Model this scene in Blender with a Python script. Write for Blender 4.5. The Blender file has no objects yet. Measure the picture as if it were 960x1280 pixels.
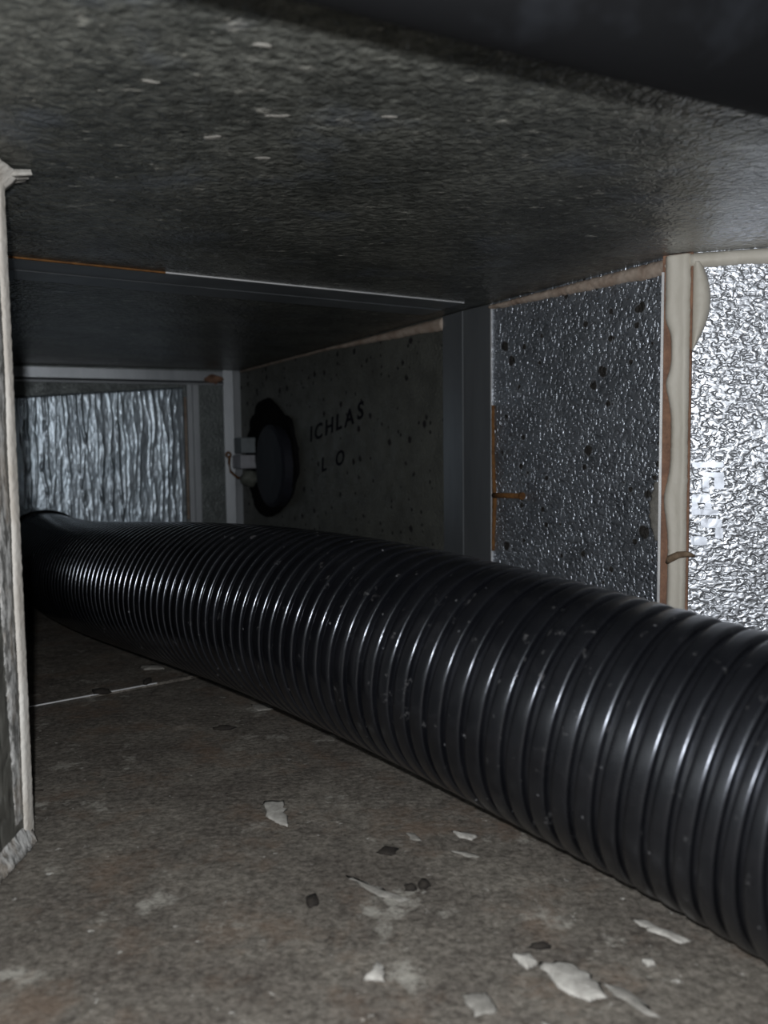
import bpy, bmesh, math, random
from mathutils import Vector, Matrix, noise

random.seed(7)
scene = bpy.context.scene
COL = scene.collection

# ------------------------------------------------------------------ camera, world, light, exposure
CAM = Vector((0.0, 0.0, 0.2372))
cam_data = bpy.data.cameras.new('camera')
cam = bpy.data.objects.new('camera', cam_data)
COL.objects.link(cam)
right = Vector((0.99992920, -0.00092131, -0.01186400))
up = Vector((0.01189972, 0.07741696, 0.99692779))
fwd = Vector((0.0, 0.99699838, -0.07742244))
M = Matrix.Identity(4)
for i in range(3):
    M[i][0], M[i][1], M[i][2], M[i][3] = right[i], up[i], -fwd[i], CAM[i]
cam.matrix_world = M
cam_data.sensor_fit = 'VERTICAL'
cam_data.sensor_height = 36.0
cam_data.lens = 36.0 * 1019.3 / 1280.0
cam_data.clip_start = 0.01
cam_data.dof.use_dof = True
cam_data.dof.focus_distance = 0.66
cam_data.dof.aperture_fstop = 8.5
scene.camera = cam

world = bpy.data.worlds.new('duct_dark')
scene.world = world
world.use_nodes = True
world.node_tree.nodes['Background'].inputs[0].default_value = (0.5, 0.6, 0.7, 1)
world.node_tree.nodes['Background'].inputs[1].default_value = 0.0

flash_data = bpy.data.lights.new('phone_flash', 'POINT')
flash_data.energy = 11.0
flash_data.shadow_soft_size = 0.004
flash_data.color = (0.97, 0.98, 1.0)
flash = bpy.data.objects.new('phone_flash', flash_data)
flash.location = (-0.012, 0.0, 0.262)
COL.objects.link(flash)

scene.view_settings.view_transform = 'Standard'
scene.view_settings.look = 'None'
scene.view_settings.gamma = 1.0
scene.view_settings.use_curve_mapping = False
scene.view_settings.exposure = 0.0

# ------------------------------------------------------------------ materials
def lin(r, g, b):
    f = lambda c: (c / 255 / 12.92) if c / 255 <= 0.04045 else ((c / 255 + 0.055) / 1.055) ** 2.4
    return (f(r), f(g), f(b), 1)

class NT:
    """tiny node-building helper"""
    def __init__(self, name):
        self.m = bpy.data.materials.new(name)
        self.m.use_nodes = True
        self.t = self.m.node_tree
        self.t.nodes.clear()
        self.out = self.n('ShaderNodeOutputMaterial')
        self.p = self.n('ShaderNodeBsdfPrincipled')
        self.l(self.p.outputs[0], self.out.inputs[0])
        self.tc = self.n('ShaderNodeTexCoord').outputs['Object']
    def n(self, kind, **kw):
        o = self.t.nodes.new(kind)
        for k, v in kw.items():
            setattr(o, k, v)
        return o
    def l(self, a, b):
        self.t.links.new(a, b)
    def mapped(self, scale=(1, 1, 1), loc=(0, 0, 0), rot=(0, 0, 0)):
        o = self.n('ShaderNodeMapping')
        o.inputs['Scale'].default_value = scale
        o.inputs['Location'].default_value = loc
        o.inputs['Rotation'].default_value = rot
        self.l(self.tc, o.inputs[0])
        return o.outputs[0]
    def noise(self, scale, detail=3, rough=0.6, vec=None, dist=0.0):
        o = self.n('ShaderNodeTexNoise')
        o.inputs['Scale'].default_value = scale
        o.inputs['Detail'].default_value = detail
        o.inputs['Roughness'].default_value = rough
        o.inputs['Distortion'].default_value = dist
        self.l(vec or self.tc, o.inputs['Vector'])
        return o.outputs[0]
    def voronoi(self, scale, vec=None, feature='F1', rnd=1.0, out='Distance'):
        o = self.n('ShaderNodeTexVoronoi', feature=feature)
        o.inputs['Scale'].default_value = scale
        o.inputs['Randomness'].default_value = rnd
        self.l(vec or self.tc, o.inputs['Vector'])
        return o.outputs[out]
    def ramp(self, fac, stops, interp='LINEAR'):
        o = self.n('ShaderNodeValToRGB')
        o.color_ramp.interpolation = interp
        e = o.color_ramp.elements
        while len(e) < len(stops):
            e.new(0.5)
        for el, (p, c) in zip(e, stops):
            el.position = p
            el.color = c if isinstance(c, tuple) else (c, c, c, 1)
        self.l(fac, o.inputs[0])
        return o.outputs[0]
    def mix(self, fac, a, b, mode='MIX'):
        o = self.n('ShaderNodeMix', data_type='RGBA', blend_type=mode)
        for s, v in ((o.inputs[0], fac), (o.inputs[6], a), (o.inputs[7], b)):
            if hasattr(v, 'links') or isinstance(v, bpy.types.NodeSocket):
                self.l(v, s)
            else:
                s.default_value = v
        return o.outputs[2]
    def math(self, op, a, b=0.5):
        o = self.n('ShaderNodeMath', operation=op)
        for s, v in ((o.inputs[0], a), (o.inputs[1], b)):
            if isinstance(v, bpy.types.NodeSocket):
                self.l(v, s)
            else:
                s.default_value = v
        return o.outputs[0]
    def bump(self, h, strength=1.0, distance=0.001, chain=None):
        o = self.n('ShaderNodeBump')
        o.inputs['Strength'].default_value = strength
        o.inputs['Distance'].default_value = distance
        self.l(h, o.inputs['Height'])
        if chain is not None:
            self.l(chain, o.inputs['Normal'])
        return o.outputs[0]
    def set(self, **kw):
        names = dict(color='Base Color', rough='Roughness', metal='Metallic', normal='Normal', spec='Specular IOR Level')
        for k, v in kw.items():
            s = self.p.inputs[names[k]]
            if isinstance(v, bpy.types.NodeSocket):
                self.l(v, s)
            else:
                s.default_value = v
        return self.m

W4 = lambda v: (v, v, v, 1)

def spots(nt, scale, keep, size, off=0.0):
    """sparse soft dark dirt spots: 1 inside a spot, 0 elsewhere"""
    v = nt.mapped((scale, scale, scale), (off, off, off))
    d = nt.voronoi(1.0, v)
    c = nt.voronoi(1.0, v, out='Color')
    sep = nt.n('ShaderNodeSeparateColor')
    nt.l(c, sep.inputs[0])
    wob = nt.math('MULTIPLY_ADD', nt.noise(scale * 6, 3), 0.5)
    dd = nt.math('ADD', d, nt.math('MULTIPLY', nt.noise(scale * 5, 3), 0.22))
    inside = nt.ramp(dd, [(size, 1.0), (size + 0.07, 0.0)])
    some = nt.ramp(sep.outputs[0], [(keep, 1.0), (keep + 0.01, 0.0)])
    return nt.math('MULTIPLY', inside, some)

def foil(name, base, rough, cell, dist, metal=0.9, stretch=(1, 1, 1), dirt=None, dirt_col=(0.02, 0.018, 0.016, 1), distort=0.6, haze=0.35):
    nt = NT(name)
    v = nt.mapped(stretch)
    n1 = nt.noise(1.0 / cell, 1.0, 0.4, v, distort)
    h = nt.ramp(n1, [(0.30, 0.0), (0.50, 0.75), (0.72, 1.0)])
    col = nt.mix(nt.ramp(nt.noise(28, 4), [(0.35, 0.0), (0.7, 1.0)]), base, tuple(c * (1 - haze) for c in base[:3]) + (1,))
    r = nt.ramp(nt.noise(60, 3), [(0.3, rough * 0.85), (0.75, rough * 1.2)])
    m = metal
    if dirt:
        s = spots(nt, dirt[0], dirt[1], dirt[2])
        s2 = spots(nt, dirt[0] * 1.9, dirt[1] * 0.7, dirt[2], 3.7)
        s = nt.math('MAXIMUM', s, s2)
        col = nt.mix(s, col, dirt_col)
        m = nt.math('MULTIPLY_ADD', s, -metal)
        m.node.inputs[2].default_value = metal
        r = nt.mix(s, r, W4(0.8))
    return nt.set(color=col, rough=r, metal=m, normal=nt.bump(h, 1.0, dist))

MAT = {}
MAT['foil_bright'] = foil('embossed_foil_clean', (0.68, 0.715, 0.77, 1), 0.42, 0.0054, 0.0013, 0.87, (1, 1, 1.5), haze=0.08)
MAT['foil_grey'] = foil('embossed_foil_spotted', (0.47, 0.51, 0.57, 1), 0.40, 0.0044, 0.0019, 0.82, (1, 1, 1.0), dirt=(34, 0.5, 0.29))
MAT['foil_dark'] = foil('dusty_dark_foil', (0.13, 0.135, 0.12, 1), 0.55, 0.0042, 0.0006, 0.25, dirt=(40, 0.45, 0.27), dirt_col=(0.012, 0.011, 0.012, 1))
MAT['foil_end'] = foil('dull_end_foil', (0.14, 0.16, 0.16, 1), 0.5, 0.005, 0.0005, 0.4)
MAT['foil_smooth'] = foil('flattened_foil', (0.62, 0.66, 0.73, 1), 0.46, 0.012, 0.0003, 0.8, haze=0.1)
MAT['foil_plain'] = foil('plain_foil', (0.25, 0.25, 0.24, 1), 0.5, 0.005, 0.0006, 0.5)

def mat_crinkle():
    nt = NT('crinkled_foil')
    n = nt.noise(140, 3, 0.6, nt.mapped((1, 1, 0.5)))
    col = nt.mix(nt.ramp(nt.noise(22, 3), [(0.35, 0), (0.7, 1)]), (0.52, 0.60, 0.67, 1), (0.36, 0.43, 0.49, 1))
    return nt.set(color=col, metal=0.8, rough=0.36, normal=nt.bump(n, 0.8, 0.0012))
MAT['crinkle'] = mat_crinkle()

def mat_ceiling():
    nt = NT('dusty_ceiling_foil')
    big = nt.ramp(nt.noise(11, 6, 0.7), [(0.40, 0), (0.60, 1)])
    col = nt.mix(big, (0.110, 0.115, 0.105, 1), (0.235, 0.24, 0.215, 1))
    fine = nt.ramp(nt.noise(120, 5, 0.75), [(0.40, 0), (0.60, 1)])
    col = nt.mix(fine, nt.mix(0.62, col, (0.02, 0.022, 0.02, 1)), col)
    fl = nt.noise(75, 6, 0.75, nt.mapped((0.55, 1.0, 1)))
    col = nt.mix(nt.ramp(fl, [(0.60, 0), (0.66, 0.9)]), col, (0.50, 0.49, 0.44, 1))
    blue = nt.ramp(nt.noise(15, 4, 0.6, nt.mapped((1, 1, 1), (3, 8, 1))), [(0.55, 0), (0.68, 0.5)])
    col = nt.mix(blue, col, (0.17, 0.19, 0.22, 1))
    h = nt.noise(190, 2, 0.5, None, 0.6)
    h2 = nt.noise(45, 4)
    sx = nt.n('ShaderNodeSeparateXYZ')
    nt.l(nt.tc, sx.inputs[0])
    clean_glint = nt.math('ADD', sx.outputs[0], nt.math('MULTIPLY', nt.noise(16, 4), 0.14))  # cleaner foil at the right, its colour lightened to bring out the glints there
    clean_glint = nt.ramp(clean_glint, [(0.26, 0), (0.37, 1)])
    col = nt.mix(clean_glint, col, (0.50, 0.52, 0.55, 1))
    me_ = nt.ramp(clean_glint, [(0, 0.5), (1, 0.9)])
    return nt.set(color=col, metal=me_, rough=nt.ramp(clean_glint, [(0, 0.34), (1, 0.24)]), normal=nt.bump(h, 1.0, 0.0022, nt.bump(h2, 0.7, 0.004)))
MAT['ceiling'] = mat_ceiling()

def mat_floor():
    nt = NT('dirty_floor_foil')
    a = nt.ramp(nt.noise(13, 6, 0.7), [(0.40, 0), (0.60, 1)])
    col = nt.mix(a, (0.105, 0.090, 0.075, 1), (0.190, 0.172, 0.144, 1))
    b = nt.ramp(nt.noise(62, 6, 0.75), [(0.40, 0), (0.58, 1)])
    col = nt.mix(b, nt.mix(0.45, col, (0.030, 0.025, 0.020, 1)), col)
    g = nt.ramp(nt.noise(230, 4, 0.75), [(0.38, 0), (0.62, 1)])
    col = nt.mix(g, nt.mix(0.5, col, (0.022, 0.020, 0.018, 1)), nt.mix(0.18, col, (0.36, 0.34, 0.31, 1)))
    w = nt.noise(24, 7, 0.75, nt.mapped((1, 1, 1), (2.1, 0.7, 0)))
    col = nt.mix(nt.ramp(w, [(0.585, 0), (0.66, 0.75)]), col, (0.33, 0.32, 0.285, 1))
    w2 = nt.noise(95, 5, 0.75, nt.mapped((1, 1, 1), (5.1, 2.7, 0)))
    col = nt.mix(nt.ramp(w2, [(0.645, 0), (0.68, 1)]), col, (0.42, 0.41, 0.38, 1))
    d2 = nt.noise(80, 5, 0.75, nt.mapped((1, 1, 1), (1.1, 9.7, 0)))
    col = nt.mix(nt.ramp(d2, [(0.64, 0), (0.70, 1)]), col, (0.022, 0.019, 0.016, 1))
    rusty = nt.ramp(nt.noise(17, 5, 0.7, nt.mapped((1, 1, 1), (7, 3, 0))), [(0.52, 0), (0.66, 0.45)])
    col = nt.mix(rusty, col, (0.150, 0.100, 0.068, 1))
    h = nt.noise(260, 4, 0.7)
    h2 = nt.noise(40, 4)
    return nt.set(color=col, metal=0.0, rough=0.7, spec=0.35, normal=nt.bump(h, 0.9, 0.0014, nt.bump(h2, 0.4, 0.002)))
MAT['floor'] = mat_floor()

def mat_hose():
    nt = NT('black_ribbed_plastic')
    dust = nt.ramp(nt.noise(34, 4), [(0.4, 0), (0.75, 1)])
    col = nt.mix(dust, (0.0030, 0.0032, 0.0042, 1), (0.0065, 0.0068, 0.0082, 1))
    sp = spots(nt, 120, 0.10, 0.15, 2.2)
    col = nt.mix(sp, col, (0.10, 0.10, 0.105, 1))
    sm = nt.ramp(nt.noise(110, 5, 0.75, nt.mapped((1, 1, 1), (4, 1, 8))), [(0.62, 0), (0.70, 0.7)])
    col = nt.mix(sm, col, (0.06, 0.06, 0.062, 1))
    # smoother at the far end for tight highlights, rougher at the near end
    sx = nt.n('ShaderNodeSeparateXYZ')
    nt.l(nt.tc, sx.inputs[0])
    rough_x = nt.math('ADD', sx.outputs[0], nt.math('MULTIPLY', nt.noise(20, 4), 0.10))
    r = nt.ramp(rough_x, [(0.0, 0.15), (0.22, 0.30)])
    r = nt.math('ADD', r, nt.math('MULTIPLY', nt.noise(60, 4), 0.05))
    nt.p.inputs['Specular Tint'].default_value = (0.82, 0.88, 1.0, 1)
    r = nt.mix(sp, r, W4(0.9))
    return nt.set(color=col, rough=r, spec=0.75, normal=nt.bump(nt.noise(330, 3), 0.25, 0.0003))
MAT['hose'] = mat_hose()

def mat_pipe():
    nt = NT('matte_black_rubber')
    b = nt.ramp(nt.noise(24, 4, 0.6), [(0.56, 0), (0.76, 1)])
    col = nt.mix(b, (0.0018, 0.0020, 0.0025, 1), (0.007, 0.008, 0.010, 1))
    return nt.set(color=col, rough=0.75, spec=0.12, normal=nt.bump(nt.noise(200, 3), 0.3, 0.0006))
MAT['pipe'] = mat_pipe()

def simple(name, c1, c2, rough, scale=40, metal=0.0, bump=0.0004, spec=0.4, stretch=(1, 1, 1)):
    nt = NT(name)
    f = nt.ramp(nt.noise(scale, 5, 0.65, nt.mapped(stretch)), [(0.35, 0), (0.68, 1)])
    h = nt.noise(scale * 5, 3)
    return nt.set(color=nt.mix(f, c1, c2), rough=rough, metal=metal, spec=spec, normal=nt.bump(h, 0.6, bump))
MAT['sealant'] = simple('grey_beige_sealant', (0.62, 0.59, 0.52, 1), (0.50, 0.47, 0.40, 1), 0.55, 30, stretch=(1, 1, 0.3))
MAT['sealant_old'] = simple('old_flaking_sealant', (0.60, 0.585, 0.55, 1), (0.40, 0.365, 0.32, 1), 0.75, 45, bump=0.0012, stretch=(1, 1, 0.35))
MAT['sealant_pink'] = simple('pinkish_sealant', (0.44, 0.37, 0.31, 1), (0.27, 0.20, 0.155, 1), 0.7, 45, bump=0.0008)
MAT['foam_edge'] = simple('cut_foam_edge', (0.30, 0.17, 0.11, 1), (0.15, 0.085, 0.06, 1), 0.85, 90, bump=0.001)
MAT['alu'] = simple('dull_aluminium', (0.30, 0.32, 0.34, 1), (0.21, 0.225, 0.24, 1), 0.42, 14, 0.75, 0.0002, stretch=(1, 1, 0.2))
MAT['alu_edge'] = simple('bright_aluminium_edge', (0.72, 0.73, 0.74, 1), (0.55, 0.56, 0.57, 1), 0.4, 20, 0.4, 0.0002)
MAT['rust'] = simple('orange_rust', (0.17, 0.075, 0.018, 1), (0.08, 0.034, 0.010, 1), 0.85, 120)
MAT['void'] = simple('black_foam', (0.008, 0.008, 0.009, 1), (0.004, 0.004, 0.004, 1), 0.95, 60, bump=0.002, spec=0.1)
MAT['navy'] = simple('dark_navy_plastic', (0.016, 0.018, 0.026, 1), (0.011, 0.012, 0.017, 1), 0.6, 30, spec=0.3)
MAT['block'] = simple('pale_grey_plastic', (0.42, 0.43, 0.47, 1), (0.30, 0.31, 0.34, 1), 0.55, 40)
MAT['block_dim'] = simple('grey_plastic', (0.22, 0.25, 0.27, 1), (0.16, 0.18, 0.19, 1), 0.6, 40)
MAT['green_grey'] = simple('greenish_foam', (0.16, 0.17, 0.15, 1), (0.09, 0.10, 0.085, 1), 0.8, 60)
MAT['ink'] = simple('marker_ink', (0.004, 0.004, 0.009, 1), (0.006, 0.006, 0.010, 1), 0.7, 60, spec=0.2)
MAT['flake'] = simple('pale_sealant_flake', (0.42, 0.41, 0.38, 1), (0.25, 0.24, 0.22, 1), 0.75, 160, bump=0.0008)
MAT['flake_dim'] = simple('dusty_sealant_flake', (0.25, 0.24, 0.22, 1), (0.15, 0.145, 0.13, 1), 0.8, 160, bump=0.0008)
MAT['crumb'] = simple('dark_crumb', (0.022, 0.018, 0.014, 1), (0.010, 0.008, 0.007, 1), 0.9, 200)
MAT['wood'] = simple('brown_splinter', (0.25, 0.18, 0.12, 1), (0.10, 0.065, 0.04, 1), 0.8, 160, stretch=(1, 1, 1))

# ------------------------------------------------------------------ object helpers
def link(o, parent=None):
    COL.objects.link(o)
    if parent is not None:
        o.parent = parent
    return o

def empty(name, loc, label=None, cat=None, kind=None, group=None):
    o = bpy.data.objects.new(name, None)
    o.location = loc
    o.empty_display_size = 0.02
    link(o)
    props(o, label, cat, kind, group)
    return o

def props(o, label=None, cat=None, kind=None, group=None):
    for k, v in (('label', label), ('category', cat), ('kind', kind), ('group', group)):
        if v:
            o[k] = v

def mesh(name, verts, faces, mat, parent=None, smooth=False, base=None, **kw):
    """verts in world space; origin at the parent's origin, or at `base` for a top-level mesh"""
    org = Vector((0, 0, 0))
    p = parent
    while p is not None:
        org += Vector(p.location)
        p = p.parent
    loc = Vector((0, 0, 0))
    if parent is None:
        loc = Vector(base) if base is not None else Vector((0, 0, 0))
        org = loc.copy()
    me = bpy.data.meshes.new(name)
    me.from_pydata([tuple(Vector(v) - org) for v in verts], [], faces)
    bm = bmesh.new(); bm.from_mesh(me)
    bmesh.ops.recalc_face_normals(bm, faces=bm.faces)
    bm.to_mesh(me); bm.free()
    if smooth:
        for f in me.polygons:
            f.use_smooth = True
    me.materials.append(mat)
    o = bpy.data.objects.new(name, me)
    o.location = loc
    link(o, parent)
    props(o, **kw)
    return o

class Frame:
    """o + a*u + b*v + c*n"""
    def __init__(self, o, u, v, n):
        self.o, self.u, self.v, self.n = Vector(o), Vector(u), Vector(v), Vector(n)
    def __call__(self, a, b, c=0.0):
        return self.o + self.u * a + self.v * b + self.n * c

def fbox(F, a0, a1, b0, b1, c0, c1):
    vs = [F(a, b, c) for a in (a0, a1) for b in (b0, b1) for c in (c0, c1)]
    fs = [(0, 1, 3, 2), (4, 6, 7, 5), (0, 4, 5, 1), (2, 3, 7, 6), (0, 2, 6, 4), (1, 5, 7, 3)]
    return vs, fs

def box(name, F, a0, a1, b0, b1, c0, c1, mat, parent=None, bev=0.0, **kw):
    vs, fs = fbox(F, a0, a1, b0, b1, c0, c1)
    o = mesh(name, vs, fs, mat, parent, **kw)
    if bev:
        m = o.modifiers.new('bevel', 'BEVEL'); m.width = bev; m.segments = 2
    return o

def nz(x, y, z=0.0):
    return noise.noise(Vector((x, y, z)))

def bead(name, F, L0, L1, lo, hi, h, mat, parent, n=120, m=9, jag=0.0, rough=0.0, seed=0.0, c0=0.0, **kw):
    """a raised strip running along F.u from L0 to L1; lo(a), hi(a) give its two edges along F.v,
    h(a, q) its height along F.n for q in 0..1 across"""
    vs, fs = [], []
    for i in range(n + 1):
        a = L0 + (L1 - L0) * i / n
        e0 = lo(a) + jag * nz(a * 260, seed) + jag * 0.6 * nz(a * 900, seed + 3)
        e1 = hi(a) + jag * nz(a * 240, seed + 9) + jag * 0.6 * nz(a * 800, seed + 5)
        for j in range(m + 1):
            q = j / m
            b = e0 + (e1 - e0) * q
            edge = 0.0 if j in (0, m) else 1.0
            c = c0 + edge * (h(a, q) + rough * nz(a * 300, b * 300, seed))
            vs.append(F(a, b, c))
    w = m + 1
    for i in range(n):
        for j in range(m):
            k = i * w + j
            fs.append((k, k + 1, k + w + 1, k + w))
    # flat back so the strip is a closed solid
    b0 = len(vs)
    for i in range(n + 1):
        for j in (0, m):
            p = vs[i * w + j] - F.n * 0.0012
            vs.append(p)
    for i in range(n):
        k = b0 + 2 * i
        fs.append((k, k + 2, k + 3, k + 1))
        fs.append((i * w, (i + 1) * w, k + 2, k))
        fs.append((i * w + m, k + 1, k + 3, (i + 1) * w + m))
    fs.append(tuple([j for j in range(w)] + [b0 + 1, b0]))
    e = n * w
    fs.append(tuple([e + j for j in range(w)][::-1] + [b0 + 2 * n, b0 + 2 * n + 1]))
    return mesh(name, vs, fs, mat, parent, smooth=True, **kw)

def lump(name, ctr, rad, mat, parent=None, rough=0.3, seed=0, sub=3, base=None, flat=None, **kw):
    bm = bmesh.new()
    bmesh.ops.create_icosphere(bm, subdivisions=sub, radius=1.0)
    vs = []
    for v in bm.verts:
        k = 1 + rough * (nz(v.co.x * 1.6 + seed, v.co.y * 1.6, v.co.z * 1.6) + 0.5 * nz(v.co.x * 4 + seed, v.co.y * 4, v.co.z * 4))
        p = Vector(ctr) + Vector((v.co.x * rad[0] * k, v.co.y * rad[1] * k, v.co.z * rad[2] * k))
        if flat is not None:
            p.z = max(p.z, flat)
        vs.append(p)
    fs = [tuple(v.index for v in f.verts) for f in bm.faces]
    bm.free()
    return mesh(name, vs, fs, mat, parent, smooth=True, base=base, **kw)

def dome(hh):
    return lambda a, q: hh * (1 - abs(2 * q - 1) ** 2.6)

def const(v):
    return lambda a: v

def profile(name, F, a0, a1, pts, mat, parent, **kw):
    """extrude a (b, c) polygon along F.u"""
    n = len(pts)
    vs = [F(a0, b, c) for b, c in pts] + [F(a1, b, c) for b, c in pts]
    fs = [(i, (i + 1) % n, n + (i + 1) % n, n + i) for i in range(n)]
    fs += [tuple(range(n))[::-1], tuple(range(n, 2 * n))]
    return mesh(name, vs, fs, mat, parent, **kw)

Z = Vector((0, 0, 1))
H = 0.40
# duct axes
P0 = Vector((0.2536, 0.7114, 0))
D = Vector((-0.49027, 0.87157, 0))        # along the duct, away from the mouth
C = Vector((0.87157, 0.49027, 0))         # across it, to the right
B = Vector((0.96126, -0.27564, 0))        # along the bright panel, to the right
E_ = Vector((0.91297, 0.40803, 0))        # along the end panel, to the right
PE = Vector((-0.29418, 1.68521, 0))

FD = Frame(P0, D, Z, -C)                  # right duct side: (t, height, out of the wall)
FDv = Frame(P0, Z, D, -C)                 # same wall, strips that run upright
BN = Vector((B.y, -B.x, 0))
FB = Frame(P0, B, Z, BN)
FBv = Frame(P0, Z, B, BN)
FE = Frame(PE, E_, Z, Vector((0.40803, -0.91297, 0)))
FEv = Frame(PE, Z, E_, Vector((0.40803, -0.91297, 0)))

# ------------------------------------------------------------------ floor and ceiling
floor = empty('floor', (0, 0, 0), kind='structure')
FX = Frame((0, 0, 0), (1, 0, 0), (0, 1, 0), (0, 0, 1))
box('floor_panel', FX, -1.25, 0.85, -0.55, 0.775, -0.02, 0.0, MAT['floor'], floor)
box('floor_panel', FX, -1.25, 0.85, 0.775, 2.3, -0.0225, -0.0025, MAT['floor'], floor)
ceiling = empty('ceiling', (0, 0, H), kind='structure')
box('ceiling_panel', FX, -1.25, 0.85, -0.55, 2.3, H, H + 0.02, MAT['ceiling'], ceiling)

# joint strip across the floor and across the ceiling, where two duct lengths meet
s0 = Vector((-0.3274, 0.7513, 0)); su = (Vector((-0.2444, 0.8129, 0)) - s0).normalized()
FS = Frame(s0, su, Vector((-su.y, su.x, 0)), Z)
strip = profile('joint_strip', FS, -0.12, 0.62, [(0, 0.0), (0.0008, 0.0008), (0.060, 0.0010), (0.061, -0.002), (0.0, -0.002)], MAT['floor'], floor)
profile('strip_edge', FS, -0.12, 0.115, [(-0.0005, 0.0), (-0.0005, 0.0011), (0.0004, 0.0012), (0.0006, 0.0)], MAT['alu_edge'], floor)

c0 = Vector((-0.3037, 0.6932, H)); cu = (Vector((0.085, 0.9262, H)) - c0).normalized()
FC = Frame(c0, cu, Vector((-cu.y, cu.x, 0)), -Z)
cl = 0.462
profile('joint_strip', FC, -0.20, cl, [(0, 0.0), (0.0, 0.0008), (0.044, 0.0014), (0.045, 0.0022), (0.082, 0.0026), (0.082, 0.0)], MAT['alu'], ceiling)
profile('strip_edge', FC, 0.125, cl, [(-0.0006, 0.0), (-0.0006, 0.0012), (0.0006, 0.0014), (0.0006, 0.0)], MAT['alu_edge'], ceiling)
profile('rust_line', FC, -0.20, 0.125, [(-0.0008, 0.0), (-0.0008, 0.0014), (0.0004, 0.0016), (0.0006, 0.0)], MAT['rust'], ceiling, label='orange rusted length of the strip edge')

# pale streaks on the ceiling
def patch(name, pts, z, th, mat, parent=None, base=None, seed=0, n=26, **kw):
    """flat irregular flake: pts = outline (x, y) in order"""
    P = [Vector((x, y, 0)) for x, y in pts]
    out = []
    for i in range(len(P)):
        a, b = P[i], P[(i + 1) % len(P)]
        k = 5
        for j in range(k):
            q = a.lerp(b, j / k)
            d = (b - a).length
            nn = Vector((-(b - a).y, (b - a).x, 0)).normalized() if d else Vector((0, 0, 0))
            out.append(q + nn * d * 0.16 * nz(q.x * 420 + seed, q.y * 420, seed))
    N = len(out)
    cx = sum((p for p in out), Vector((0, 0, 0))) / N
    inner = [cx + (p - cx) * 0.8 for p in out]
    sg = 1 if th > 0 else -1
    vs = [(p.x, p.y, z) for p in out] + [(p.x, p.y, z + th * (0.8 + 0.3 * nz(p.x * 300, p.y * 300, seed))) for p in inner] + [(cx.x, cx.y, z + th)]
    fs = [(i, (i + 1) % N, N + (i + 1) % N, N + i) for i in range(N)]
    fs += [(N + i, N + (i + 1) % N, 2 * N) for i in range(N)]
    fs += [tuple(range(N))[::-1]]
    return mesh(name, vs, fs, mat, parent, smooth=True, base=base, **kw)

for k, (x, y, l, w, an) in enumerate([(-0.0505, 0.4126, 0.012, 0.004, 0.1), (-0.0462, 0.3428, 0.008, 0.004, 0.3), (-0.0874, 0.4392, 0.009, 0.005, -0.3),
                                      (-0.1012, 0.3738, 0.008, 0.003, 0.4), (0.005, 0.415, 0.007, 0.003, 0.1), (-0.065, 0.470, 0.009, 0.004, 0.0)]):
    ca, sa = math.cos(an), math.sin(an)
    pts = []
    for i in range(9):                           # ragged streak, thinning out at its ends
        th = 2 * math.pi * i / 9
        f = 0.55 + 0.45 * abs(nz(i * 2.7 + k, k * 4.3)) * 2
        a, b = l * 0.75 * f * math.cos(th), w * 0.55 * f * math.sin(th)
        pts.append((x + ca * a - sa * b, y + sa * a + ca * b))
    patch('pale_streak', pts, H, -0.0003, MAT['flake_dim'], ceiling, seed=k * 3.1)

# ------------------------------------------------------------------ right side of the duct: grey spotted panel, joint profile, dark panel
side = empty('wall_right', tuple(P0), kind='structure')
box('grey_foil_panel', FD, 0.012, 0.262, 0.0, H, -0.02, 0.0, MAT['foil_grey'], side, label='grey embossed foil panel with dark spots')
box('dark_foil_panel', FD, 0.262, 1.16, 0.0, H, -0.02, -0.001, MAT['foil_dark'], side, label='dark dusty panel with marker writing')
prof = profile('joint_profile', FDv, 0.0, H - 0.001, [(0.262, 0.0), (0.262, 0.0015), (0.312, 0.0045), (0.3135, 0.0036), (0.315, 0.0045), (0.360, 0.002), (0.360, 0.0)], MAT['alu'], side)
profile('bright_edge', FDv, 0.0, H - 0.001, [(0.2608, 0.0), (0.2608, 0.0020), (0.2620, 0.0022), (0.2622, 0.0)], MAT['alu_edge'], prof)
# rust running down the edge of the profile
bead('rust_streak', FDv, 0.118, 0.285, lambda a: 0.2575 - 0.004 * max(0, 1 - abs(a - 0.178) / 0.05), const(0.2605), dome(0.003), MAT['rust'], side, n=60, m=4, jag=0.0008, seed=2)
# sealant where the side meets the ceiling
bead('ceiling_sealant', FD, 0.008, 0.264, lambda a: 0.384 + 0.009 * a / 0.26 + 0.0015 * nz(a * 40, 1), const(0.3985), dome(0.004), MAT['sealant_pink'], side, n=120, jag=0.001, rough=0.001, seed=4)
bead('ceiling_sealant', FD, 0.360, 1.10, lambda a: 0.383 + 0.0115 * min(1, (a - 0.36) / 0.35) + 0.001 * nz(a * 20, 7), const(0.3985), dome(0.004), MAT['sealant_pink'], side, n=140, jag=0.0008, rough=0.001, seed=14)

# smear of sealant beside the upright bead
bead('sealant_smear', FDv, 0.152, 0.205, lambda a: 0.014, lambda a: 0.021 + 0.007 * math.sin((a - 0.152) / 0.053 * math.pi), dome(0.0008), MAT['flake_dim'], side, n=50, m=5, jag=0.003, seed=21)

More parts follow.
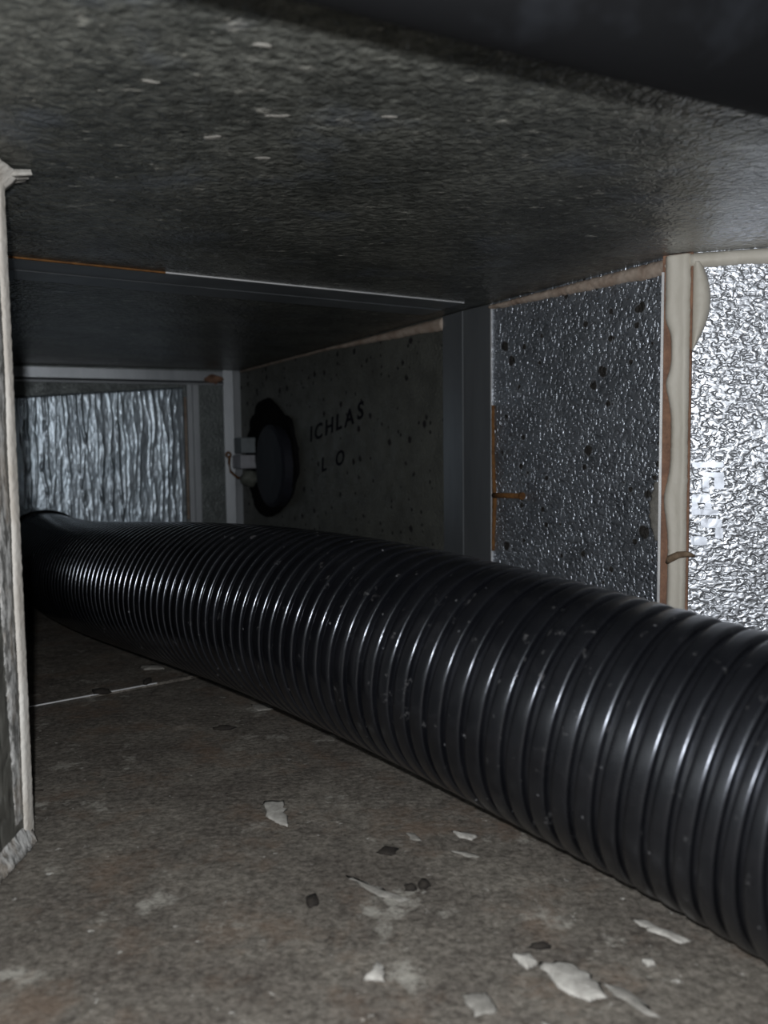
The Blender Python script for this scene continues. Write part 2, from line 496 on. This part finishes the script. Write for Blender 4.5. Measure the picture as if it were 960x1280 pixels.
# marker writing on the dark panel
def writing(txt, t0, z0, slope, size, parent, sx=1.0):
    x = t0
    for k, ch in enumerate(txt):
        if ch == ' ':
            x -= size * 0.62 * sx
            continue
        cu_ = bpy.data.curves.new('letter', 'FONT')
        cu_.body = ch
        cu_.size = size
        cu_.extrude = 0.0002
        cu_.resolution_u = 3
        cu_.offset = size * 0.022
        tmp = bpy.data.objects.new('letter', cu_)
        COL.objects.link(tmp)
        dg = bpy.context.evaluated_depsgraph_get()
        me = bpy.data.meshes.new_from_object(tmp.evaluated_get(dg))
        vs = []
        for v in me.vertices:
            lx = v.co.x * sx + 0.12 * v.co.y
            vs.append(FD(x - lx, z0 + slope * (t0 - x + lx) + v.co.y + size * 0.05 * nz(k * 3.3, 1.5), v.co.z - 0.0006))
        fs = [tuple(p.vertices) for p in me.polygons]
        wdt = max((v.co.x for v in me.vertices), default=size * 0.6)
        COL.objects.unlink(tmp)
        bpy.data.objects.remove(tmp); bpy.data.curves.remove(cu_); bpy.data.meshes.remove(me)
        mesh('marker_letter', vs, fs, MAT['ink'], parent)
        x -= (wdt + size * 0.20) * sx
writing('ICHLAS', 0.772, 0.249, 0.175, 0.035, side, 1.32)
writing('L O', 0.728, 0.199, 0.20, 0.032, side, 1.25)

# ------------------------------------------------------------------ bright panel at the right, facing the light, with the upright sealant bead
near = empty('wall_front', tuple(P0 + B * 0.02), kind='structure')
box('bright_foil_panel', FB, 0.010, 0.60, 0.0, H, -0.02, 0.0, MAT['foil_bright'], near, label='bright silver embossed foil panel')
nK = (Vector((-0.53, -0.85, 0))).normalized()
vK = Vector((-nK.y, nK.x, 0)) * 1.0
if vK.dot(B) < 0:
    vK = -vK
FKv = Frame(P0, Z, vK, nK)
box('cut_edge', Frame(P0, vK, Z, nK), -0.0125, 0.0125, 0.0, H, -0.02, -0.0010, MAT['foam_edge'], near, label='brown cut edge of the insulation board')
def k_lo(a):
    # where the bead has pulled back and left the brown edge bare
    g = lambda c, w: math.exp(-((a - c) / w) ** 4)
    return -0.0088 + 0.0055 * g(0.318, 0.022) - 0.001 + 0.0062 * g(0.242, 0.042) + 0.0050 * g(0.130, 0.05) + 0.004 * g(0.05, 0.04)
bead('sealant_bead', FKv, 0.0, 0.399, k_lo, lambda a: 0.0108 + 0.0006 * nz(a * 60, 3), lambda a, q: 0.0035 * (1 - abs(2 * q - 1) ** 4) + 0.0006 * math.sin(q * 9 + nz(a * 30, 5)), MAT['sealant'], near, n=220, m=10, jag=0.0004, rough=0.0002, seed=31)
profile('foil_lip', FKv, 0.0, 0.386, [(-0.0130, -0.002), (-0.0130, 0.0008), (-0.0108, 0.0008), (-0.0108, -0.002)], MAT['alu_edge'], near)
bead('sealant_lump', FBv, 0.318, 0.392, const(0.012), lambda a: 0.013 + 0.014 * max(0.0, math.sin(min(1, (a - 0.318) / 0.078) * math.pi * 0.92)) ** 0.9, dome(0.0055), MAT['sealant'], near, n=60, m=10, rough=0.0004, seed=33)
bead('ceiling_sealant', FB, 0.010, 0.60, lambda a: 0.3875 + 0.001 * nz(a * 50, 8), const(0.3998), dome(0.005), MAT['sealant'], near, n=120, jag=0.0004, rough=0.0003, seed=35)
# flattened marks in the embossing beside the bead
for k, (a0, a1, b0, b1) in enumerate([(0.0145, 0.040, 0.2175, 0.2225), (0.023, 0.0405, 0.2095, 0.2135), (0.023, 0.0285, 0.197, 0.2095), (0.0325, 0.0405, 0.199, 0.2095), (0.0145, 0.030, 0.187, 0.1945),
                                      (0.0145, 0.020, 0.181, 0.187), (0.0255, 0.031, 0.181, 0.187), (0.0145, 0.037, 0.1765, 0.1815), (0.022, 0.0395, 0.1655, 0.1735), (0.034, 0.0405, 0.156, 0.1655), (0.0145, 0.027, 0.150, 0.158)]):
    am, bm_ = (a0 + a1) / 2, (b0 + b1) / 2
    out = []
    for i in range(24):                          # thin rounded pad with an uneven outline
        th = 2 * math.pi * i / 24
        ct, st = math.cos(th), math.sin(th)
        sq = 1 / max(abs(ct), abs(st)) ** 0.75
        out.append((am + ct * sq * (a1 - a0) / 2 + 0.0008 * nz(i * 1.7, k * 3.1), bm_ + st * sq * (b1 - b0) / 2 + 0.0006 * nz(i * 2.3, k * 5.7)))
    profile('flattened_mark', Frame(FB(0, 0, 0), BN, B, Z), -0.0002, 0.0003, out, MAT['foil_smooth'], near)

# ------------------------------------------------------------------ end of the duct
end = empty('wall_back', tuple(PE), kind='structure')
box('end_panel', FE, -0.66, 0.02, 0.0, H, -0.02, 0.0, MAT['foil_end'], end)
profile('corner_profile', FEv, 0.0, H - 0.001, [(-0.034, 0.0), (-0.034, 0.006), (-0.014, 0.008), (-0.012, 0.005), (0.004, 0.005), (0.004, 0.0)], MAT['alu'], end)
profile('upright_profile', FEv, 0.0, 0.372, [(-0.108, 0.0), (-0.108, 0.012), (-0.098, 0.012), (-0.096, 0.008), (-0.084, 0.008), (-0.084, 0.0)], MAT['alu'], end)
profile('top_profile', FE, -0.64, -0.034, [(0.368, 0.0), (0.368, 0.012), (0.372, 0.013), (0.377, 0.006), (0.396, 0.006), (0.396, 0.0)], MAT['alu'], end)
lump('brown_sealant', FE(-0.056, 0.380, 0.010), (0.018, 0.005, 0.008), MAT['foam_edge'], end, 0.5, 4)
bead('sealant_bead', FEv, 0.10, 0.345, const(-0.1125), const(-0.107), dome(0.004), MAT['sealant_pink'], end, n=60, m=5, jag=0.0008, seed=51)

# crinkled foil sheet fixed over the end panel, cut at a slant along its top
def crinkled():
    nx, nzv = 400, 80
    ridges = [(-0.60 + 0.480 * (i + 0.5 + 0.42 * random.uniform(-1, 1)) / 40, random.uniform(0.35, 1.2), random.uniform(0.0013, 0.0026), random.random() * 50) for i in range(40)]
    vs, fs = [], []
    for j in range(nzv + 1):
        q = j / nzv
        for i in range(nx + 1):
            a = -0.60 + 0.484 * i / nx
            top = 0.3375 + (a + 0.4204) / 0.3014 * 0.026
            b = 0.0 + top * q
            d = 0.0
            for (x, s, w, sd) in ridges:
                xx = x + 0.010 * nz(b * 11, sd) + 0.002 * nz(b * 60, sd + 9)
                g = abs(a - xx) / w
                if g < 3:
                    d += 0.0030 * s * math.exp(-g * g) * max(0.0, 0.6 + 1.1 * nz(b * 55, sd + 20))
            d += 0.0016 * nz(a * 30, b * 14, 3) + 0.0006 * nz(a * 220, b * 160, 5)
            d += (-0.116 - a) * 0.11          # the sheet stands off the panel at its left side
            vs.append(FE(a, b, 0.0075 + d))
    w = nx + 1
    for j in range(nzv):
        for i in range(nx):
            k = j * w + i
            fs.append((k, k + 1, k + w + 1, k + w))
    o = mesh('crinkled_foil', vs, fs, MAT['crinkle'], end, smooth=True, label='shiny crinkled silver foil with upright folds')
    m = o.modifiers.new('thickness', 'SOLIDIFY'); m.thickness = 0.001; m.offset = -1
crinkled()

# ------------------------------------------------------------------ left panel: its end stands close at the left edge
LX, LY = -0.2175, 0.483
left = empty('wall_left', (LX, LY, 0), kind='structure')
FL = Frame((LX, 0, 0), (0, 1, 0), (0, 0, 1), (1, 0, 0))
FLv = Frame((LX, 0, 0), (0, 0, 1), (0, 1, 0), (1, 0, 0))
def mat_scratched():
    nt = NT('scratched_sealant')
    a = nt.ramp(nt.noise(190, 5, 0.75, nt.mapped((1, 1, 0.3))), [(0.42, 0), (0.58, 1)])
    col = nt.mix(a, (0.10, 0.10, 0.095, 1), (0.46, 0.46, 0.45, 1))
    col = nt.mix(nt.ramp(nt.noise(50, 4, 0.6, nt.mapped((1, 1, 0.4), (3, 3, 3))), [(0.5, 0), (0.7, 0.6)]), col, (0.36, 0.29, 0.22, 1))
    return nt.set(color=col, rough=0.7, normal=nt.bump(nt.noise(400, 4, 0.6, nt.mapped((1, 1, 0.35))), 0.8, 0.001))
MAT['scratched'] = mat_scratched()
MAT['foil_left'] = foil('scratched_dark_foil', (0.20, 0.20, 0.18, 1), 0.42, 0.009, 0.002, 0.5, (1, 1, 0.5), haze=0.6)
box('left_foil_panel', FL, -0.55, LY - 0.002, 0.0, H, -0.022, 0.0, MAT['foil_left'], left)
crack = lambda a: LY - 0.0105 + 0.0018 * nz(a * 16, 2.2) + 0.0016 * (a - 0.2) / 0.2
bead('edge_sealant', FLv, 0.006, 0.398, lambda a: crack(a) + 0.0009 + 0.0003 * nz(a * 90, 3), lambda a: LY + 0.0012, lambda a, q: 0.0016 * (1 - abs(2 * q - 1) ** 5), MAT['sealant_old'], left, n=260, m=10, jag=0.0007, rough=0.0003, seed=61)
bead('edge_sealant', FLv, 0.020, 0.398, lambda a: LY - 0.026 + 0.004 * nz(a * 12, 6) - 0.010 * max(0, (a - 0.12)) / 0.28 + 0.006 * max(0.0, (0.12 - a) / 0.12), lambda a: crack(a) - 0.0009, lambda a, q: 0.0009 * (1 - abs(2 * q - 1) ** 5), MAT['scratched'], left, n=260, m=10, jag=0.0014, rough=0.0003, seed=65)
bead('floor_sealant', FL, 0.25, LY - 0.004, const(0.0), lambda a: 0.014 + 0.002 * nz(a * 70, 4), lambda a, q: 0.006 * (1 - q), MAT['scratched'], left, n=90, m=6, jag=0.0015, rough=0.001, seed=71)
bead('ceiling_sealant', FL, 0.30, LY + 0.004, lambda a: 0.390 + 0.002 * nz(a * 90, 4), const(0.399), lambda a, q: 0.012 * q, MAT['sealant_old'], left, n=60, m=6, jag=0.001, rough=0.001, seed=73)
bead('sealant_flake', FL, LY - 0.004, LY + 0.010, const(0.395), const(0.399), lambda a, q: 0.016 * (1 - (a - LY) / 0.02), MAT['flake'], left, n=12, m=6, jag=0.001, rough=0.002, seed=75)

# left side of the duct, turned away behind the left panel, and the rest of the chamber round the camera
ang = math.radians(-31.5)
L2 = Vector((math.sin(ang), math.cos(ang), 0))
FL2 = Frame((LX - 0.004, LY + 0.002, 0), L2, Z, Vector((-L2.y, L2.x, 0)))
dl = empty('wall_duct_left', (LX, LY, 0), kind='structure')
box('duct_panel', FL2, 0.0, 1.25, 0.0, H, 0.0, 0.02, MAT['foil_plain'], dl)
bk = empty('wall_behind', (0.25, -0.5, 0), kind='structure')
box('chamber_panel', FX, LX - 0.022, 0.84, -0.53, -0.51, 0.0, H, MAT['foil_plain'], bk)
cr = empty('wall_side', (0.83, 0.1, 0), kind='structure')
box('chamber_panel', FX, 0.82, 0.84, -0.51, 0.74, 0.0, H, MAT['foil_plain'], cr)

# ------------------------------------------------------------------ the ribbed hose
def lag(t, vals):
    K = len(vals); o = 0.0
    for i in range(K):
        b = vals[i]
        for j in range(K):
            if j != i:
                b *= (t - j / (K - 1)) / (i / (K - 1) - j / (K - 1))
        o += b
    return o
HX = [0.2007, 0.1210, 0.0124, -0.1155, -0.2676, -0.4365]
HY = [0.3512, 0.4340, 0.5459, 0.6983, 0.8922, 1.1328]
HZ = [0.0, 0.0158, 0.0306, 0.0319, 0.0186, 0.0037]
HR = 0.0704
def hose_centre():
    pts = [Vector((lag(t, HX), lag(t, HY), HR + max(0.0, lag(t, HZ)) + 0.0006)) for t in [i / 400 for i in range(401)]]
    d0 = (pts[0] - pts[6]); d0.z = 0; d0.normalize()
    d1 = (pts[-1] - pts[-12]); d1.z = 0; d1.normalize()
    pre = [pts[0] + d0 * 0.004 * k for k in range(50, 0, -1)]
    pre = [Vector((p.x, p.y, HR + 0.0006)) for p in pre]
    z1 = pts[-1].z
    post = []
    for k in range(1, 72):
        p = pts[-1] + d1 * 0.004 * k
        p.z = HR + 0.0006 + max(0, (z1 - HR - 0.0006) * (1 - k / 40))
        post.append(p)
    raw = pre + pts + post
    # even arc-length spacing
    s = [0.0]
    for a, b in zip(raw, raw[1:]):
        s.append(s[-1] + (b - a).length)
    return raw, s
RAW, SL = hose_centre()
def at_s(x):
    import bisect
    i = min(max(bisect.bisect_right(SL, x) - 1, 0), len(RAW) - 2)
    f = (x - SL[i]) / (SL[i + 1] - SL[i])
    return RAW[i].lerp(RAW[i + 1], f)
def tangent(x):
    return (at_s(min(x + 0.012, SL[-1])) - at_s(max(x - 0.012, 0))).normalized()

hose = empty('corrugated_hose', (0.0, 0.56, 0), label='thick black corrugated hose lying along the duct floor', cat='hose')
PITCH = 0.0129
RIB_A = 0.0034
# one corrugation: (place along the pitch, depth): groove floor, wall facing the near end, rounded shoulder, crest, far wall
RIB = [(0.0, 1.0), (0.15, 1.0), (0.161, 0.80), (0.174, 0.56), (0.190, 0.34), (0.214, 0.18), (0.255, 0.08), (0.32, 0.030), (0.42, 0.008),
       (0.54, 0.0), (0.66, 0.0), (0.77, 0.02), (0.83, 0.08), (0.875, 0.22), (0.91, 0.45), (0.945, 0.75), (0.97, 1.0)]
SHARP = (1, 16)                                 # the two corners of the groove floor
def ribbed(s0, s1, seg=96):
    vs, fs = [], []
    n = int((s1 - s0) / PITCH)
    rings = [(s0 + PITCH * (i + u), d) for i in range(n) for u, d in RIB]
    for s, dpt in rings:
        c, t = at_s(s), tangent(s)
        e1 = t.cross(Z).normalized(); e2 = e1.cross(t)
        r = HR - RIB_A * dpt
        for k in range(seg):
            th = 2 * math.pi * k / seg
            vs.append(c + (e1 * math.cos(th) + e2 * math.sin(th)) * r)
    for i in range(len(rings) - 1):
        for k in range(seg):
            k2 = (k + 1) % seg
            fs.append((i * seg + k, i * seg + k2, (i + 1) * seg + k2, (i + 1) * seg + k))
    return vs, fs
S_END = SL[-1]
vs, fs = ribbed(0.0, S_END - 0.03)
rib = mesh('ribbed_tube', vs, fs, MAT['hose'], hose, smooth=True)
for e in rib.data.edges:
    a_, b_ = e.vertices[0] // 96, e.vertices[1] // 96
    if a_ == b_ and a_ % len(RIB) in SHARP:
        e.use_edge_sharp = True
def plain_ring(s0, s1, r_out, r_in, seg=64, n=10):
    vs, fs = [], []
    prof_ = [(s0 + (s1 - s0) * i / n, r_out - (0.002 if i in (0, n) else 0)) for i in range(n + 1)] + [(s1 - (s1 - s0) * i / n, r_in) for i in range(n + 1)]
    for s, r in prof_:
        c, t = at_s(s), tangent(s)
        e1 = t.cross(Z).normalized(); e2 = e1.cross(t)
        for k in range(seg):
            th = 2 * math.pi * k / seg
            vs.append(c + (e1 * math.cos(th) + e2 * math.sin(th)) * r)
    N = len(prof_)
    for i in range(N):
        for k in range(seg):
            k2 = (k + 1) % seg
            i2 = (i + 1) % N
            fs.append((i * seg + k, i * seg + k2, i2 * seg + k2, i2 * seg + k))
    return vs, fs
vs, fs = plain_ring(S_END - 0.085, S_END - 0.005, HR + 0.0045, HR - 0.006)
mesh('end_cuff', vs, fs, MAT['hose'], hose, smooth=True)
vs, fs = plain_ring(-0.0 + 0.0005, 0.045, HR + 0.003, HR - 0.006)
mesh('end_cuff', vs, fs, MAT['hose'], hose, smooth=True)

# ------------------------------------------------------------------ black rubber pipe close overhead
def tube(pts, r, seg=40):
    vs, fs = [], []
    n = len(pts)
    for i, p in enumerate(pts):
        t = (pts[min(i + 1, n - 1)] - pts[max(i - 1, 0)]).normalized()
        e1 = t.cross(Z).normalized(); e2 = e1.cross(t)
        for k in range(seg):
            th = 2 * math.pi * k / seg
            rr = r(i) if callable(r) else r
            vs.append(p + (e1 * math.cos(th) + e2 * math.sin(th)) * rr)
    for i in range(n - 1):
        for k in range(seg):
            k2 = (k + 1) % seg
            fs.append((i * seg + k, i * seg + k2, (i + 1) * seg + k2, (i + 1) * seg + k))
    fs.append(tuple(range(seg))[::-1]); fs.append(tuple((n - 1) * seg + k for k in range(seg)))
    return vs, fs
pa, pb = Vector((-0.215, 0.1181, 0.3765)), Vector((0.60, 0.5240, 0.3765))
vs, fs = tube([pa.lerp(pb, i / 60) for i in range(61)], 0.0232)
pipe = mesh('rubber_pipe', vs, fs, MAT['pipe'], None, smooth=True, base=(0.04, 0.25, 0.353),
            label='smooth matte black rubber pipe crossing close overhead below the ceiling', cat='pipe')

# ------------------------------------------------------------------ fitting on the dark panel: round cover in black foam, two pale blocks
fit = empty('wall_fitting', tuple(FD(0.93, 0.12, 0)), label='round dark fitting sealed with ragged black foam on the far dark panel', cat='fitting')
def disc(name, ct, cz, rt, rz, c0, c1, mat, parent, rag=0.0, seg=48, seed=0, dome_h=0.0, **kw):
    vs, fs = [], []
    rings = [(1.0, c0), (1.0, c1), (0.9, c1 + dome_h * 0.6), (0.55, c1 + dome_h)]
    for f, c in rings:
        for k in range(seg):
            th = 2 * math.pi * k / seg
            w = 1 + rag * (nz(math.cos(th) * 1.1, math.sin(th) * 1.1, seed) + 0.35 * nz(math.cos(th) * 3, math.sin(th) * 3, seed) + 0.25 * nz(math.cos(th) * 8, math.sin(th) * 8, seed))
            cc = c + (0.006 * rag * 4 * nz(math.cos(th) * 4 * f, math.sin(th) * 4 * f, seed + 4) if c > c0 else 0)
            vs.append(FD(ct + rt * f * w * math.cos(th), cz + rz * f * w * math.sin(th), cc))
    n = len(rings)
    for i in range(n - 1):
        for k in range(seg):
            k2 = (k + 1) % seg
            fs.append((i * seg + k, i * seg + k2, (i + 1) * seg + k2, (i + 1) * seg + k))
    fs.append(tuple(range(seg))[::-1]); fs.append(tuple((n - 1) * seg + k for k in range(seg)))
    return mesh(name, vs, fs, mat, parent, smooth=False, **kw)
disc('foam_seal', 0.945, 0.225, 0.128, 0.110, -0.001, 0.006, MAT['void'], fit, rag=0.22, seed=3)
disc('round_cover', 0.900, 0.208, 0.072, 0.075, 0.004, 0.022, MAT['navy'], fit, rag=0.02, seed=8, dome_h=0.004)
box('terminal_block', FD, 1.015, 1.060, 0.232, 0.262, 0.004, 0.034, MAT['block_dim'], fit, bev=0.002)
box('terminal_block', FD, 1.015, 1.065, 0.202, 0.228, 0.004, 0.036, MAT['block'], fit, bev=0.002, label='paler grey terminal block')
lump('foam_lump', FD(1.022, 0.183, 0.016), (0.018, 0.020, 0.017), MAT['green_grey'], fit, 0.25, 2)
def ring_on_wall(name, t, z, c, R, r, mat, parent):
    vs, fs = [], []
    n, m = 20, 8
    for i in range(n):
        a = 2 * math.pi * i / n
        for j in range(m):
            b = 2 * math.pi * j / m
            rr = R + r * math.cos(b)
            vs.append(FD(t, z, c) + FE.u * (rr * math.cos(a)) + Z * (rr * math.sin(a)) + FE.n * (r * math.sin(b)))
    for i in range(n):
        for j in range(m):
            fs.append((i * m + j, ((i + 1) % n) * m + j, ((i + 1) % n) * m + (j + 1) % m, i * m + (j + 1) % m))
    return mesh(name, vs, fs, mat, parent, smooth=True)
ring_on_wall('copper_ring', 1.070, 0.229, 0.042, 0.0045, 0.0022, MAT['rust'], fit)
vs, fs = tube([FD(1.070, 0.224, 0.040), FD(1.074, 0.212, 0.040), FD(1.072, 0.196, 0.038), FD(1.056, 0.184, 0.030), FD(1.035, 0.180, 0.02)], 0.0026, 10)
mesh('copper_wire', vs, fs, MAT['rust'], fit, smooth=True)
lump('screw', FD(0.848, 0.170, 0.018), (0.003, 0.003, 0.003), MAT['alu_edge'], fit, 0.0)
lump('screw', FD(0.975, 0.247, 0.012), (0.004, 0.003, 0.004), MAT['block_dim'], fit, 0.0)
lump('screw', FD(0.985, 0.215, 0.012), (0.004, 0.003, 0.004), MAT['block_dim'], fit, 0.0)

# ------------------------------------------------------------------ rusty screw in the grey panel
sc = empty('rusty_screw', tuple(FD(0.225, 0.181, 0)), label='short rusty screw lying against the grey spotted panel beside its aluminium profile', cat='screw')
vs, fs = tube([FD(0.254, 0.1825, 0.0042), FD(0.240, 0.1832, 0.0042), FD(0.205, 0.184, 0.0042)], 0.0030, 14)
mesh('shank', vs, fs, MAT['rust'], sc, smooth=True)
vs, fs = tube([FD(0.2050, 0.184, 0.0042), FD(0.2020, 0.184, 0.0042)], 0.0042, 14)
mesh('head', vs, fs, MAT['rust'], sc)

# ------------------------------------------------------------------ brown splinter stuck in the upright bead
vs, fs = tube([FKv(0.1345, -0.004, 0.0045), FKv(0.1385, -0.001, 0.0075), FKv(0.1425, 0.006, 0.0085), FKv(0.1435, 0.013, 0.0075), FKv(0.1420, 0.019, 0.005)], lambda i: [0.0016, 0.0032, 0.0030, 0.0026, 0.0010][i], 12)
mesh('wood_splinter', vs, fs, MAT['wood'], None, smooth=True, base=tuple(FKv(0.134, 0.004, 0.004)), label='small brown splinter stuck across the upright sealant bead', cat='splinter')

# ------------------------------------------------------------------ litter on the floor
def flake(x, y, pts, mat, label, seed, th=0.0012, group=None):
    P = [(x + a, y + b) for a, b in pts]
    return patch('sealant_flake', P, 0.0002, th, MAT[mat], None, base=(x, y, 0), seed=seed, label=label, cat='flake', group=group)
flake(-0.0741, 0.5168, [(-0.0095, 0.019), (0.004, 0.020), (0.006, 0.006), (0.011, -0.020), (0.003, -0.014), (-0.006, -0.004)], 'flake', 'pale squarish flake on the floor below the middle of the hose', 1.0, 0.0008)
flake(0.0467, 0.4828, [(-0.0075, 0.006), (0.000, 0.004), (0.009, -0.001), (0.004, -0.006), (-0.003, -0.003)], 'flake', 'small bright white flake close under the hose', 2.0)
flake(0.0813, 0.3463, [(-0.012, 0.013), (0.001, 0.013), (0.009, 0.003), (0.013, -0.012), (0.004, -0.015), (-0.008, -0.006)], 'flake', 'largest pale flake at the lower right of the floor', 3.0)
flake(0.0625, 0.3590, [(-0.006, 0.005), (0.003, 0.006), (0.006, -0.002), (0.000, -0.006)], 'flake', 'small white flake touching the left side of the largest flake', 4.0, 0.002)
flake(-0.0061, 0.3535, [(0.000, 0.007), (0.004, 0.002), (0.004, -0.007), (-0.006, -0.006), (-0.002, 0.000)], 'flake', 'small upright-looking white flake alone near the bottom centre', 5.0, 0.002)
flake(0.1352, 0.3814, [(-0.014, 0.011), (-0.006, 0.010), (0.010, -0.008), (0.004, -0.010), (-0.008, 0.001)], 'flake', 'long broken white flake beside the hose at the lower right', 6.0, 0.0009)
flake(0.1030, 0.3330, [(-0.010, 0.012), (0.002, 0.006), (0.010, -0.012), (0.003, -0.010)], 'flake_dim', 'dusty narrow flake right of the largest flake', 7.0, 0.0008)
flake(0.0385, 0.3313, [(-0.008, 0.006), (0.004, 0.008), (0.007, -0.005), (-0.002, -0.008)], 'flake_dim', 'dull grey flake left of the largest flake at the bottom edge', 8.0, 0.0008)
flake(0.1187, 0.3569, [(-0.003, 0.002), (0.003, 0.003), (0.003, -0.002), (-0.001, -0.003)], 'flake', 'tiny round white chip right of the largest flake', 9.0, 0.002)
flake(0.0018, 0.4165, [(-0.026, 0.022), (-0.016, 0.014), (0.010, -0.004), (0.003, -0.006), (-0.012, 0.004)], 'flake_dim', 'long faint smeared flake near two black crumbs', 10.0, 0.0006)
flake(-0.1166, 0.7363, [(-0.010, 0.010), (0.004, 0.012), (0.014, -0.004), (0.000, -0.010)], 'flake_dim', 'grey flake lying in the shade under the far half of the hose', 11.0, 0.001)
flake(0.0480, 0.4600, [(-0.012, 0.004), (-0.002, 0.003), (0.006, -0.004), (-0.001, -0.004)], 'flake_dim', 'dull flake in front of the small bright white flake', 12.0, 0.0008)
flake(0.0147, 0.4815, [(-0.004, 0.006), (0.002, 0.005), (0.006, -0.005), (0.000, -0.004)], 'flake_dim', 'faint grey flake left of the small bright white flake', 13.0, 0.0008)
flake(-0.256, 0.8769, [(-0.016, 0.008), (0.006, 0.012), (0.016, -0.004), (-0.006, -0.010)], 'flake_dim', 'dusty flake on the floor joint strip below the far hose', 14.0, 0.003)

def crumb(x, y, rx, ry, rz, label, seed, z=0.0):
    return lump('dark_crumb', (x, y, z + rz * 0.75), (rx, ry, rz), MAT['crumb'], None, 0.5, seed, 2, base=(x, y, z), flat=z + 0.0002, label=label, cat='crumb')
crumb(-0.0401, 0.4098, 0.0036, 0.0048, 0.0020, 'black crumb alone on the floor left of centre', 1.0)
crumb(0.0192, 0.4241, 0.0030, 0.0036, 0.0028, 'black crumb, right one of a close pair on the floor', 2.0)
crumb(0.0118, 0.4225, 0.0038, 0.0024, 0.0018, 'black crumb, left one of a close pair on the floor', 3.0)
crumb(-0.1386, 0.6790, 0.0085, 0.0040, 0.0020, 'long dark brown crumb in the dim floor area below the far hose', 4.0)
crumb(0.0000, 0.4640, 0.0055, 0.0050, 0.0012, 'flat dark crumb between the centre flakes', 5.0)
crumb(0.0720, 0.3700, 0.0055, 0.0020, 0.0014, 'thin dark crumb behind the largest flake', 6.0)
crumb(-0.2793, 0.7845, 0.0085, 0.0060, 0.0030, 'grey-brown crumb on the front edge of the floor joint strip', 7.0, 0.0009)
crumb(-0.2440, 0.8180, 0.0045, 0.0080, 0.0030, 'small crumb at the right end of the floor joint strip', 8.0, 0.0009)
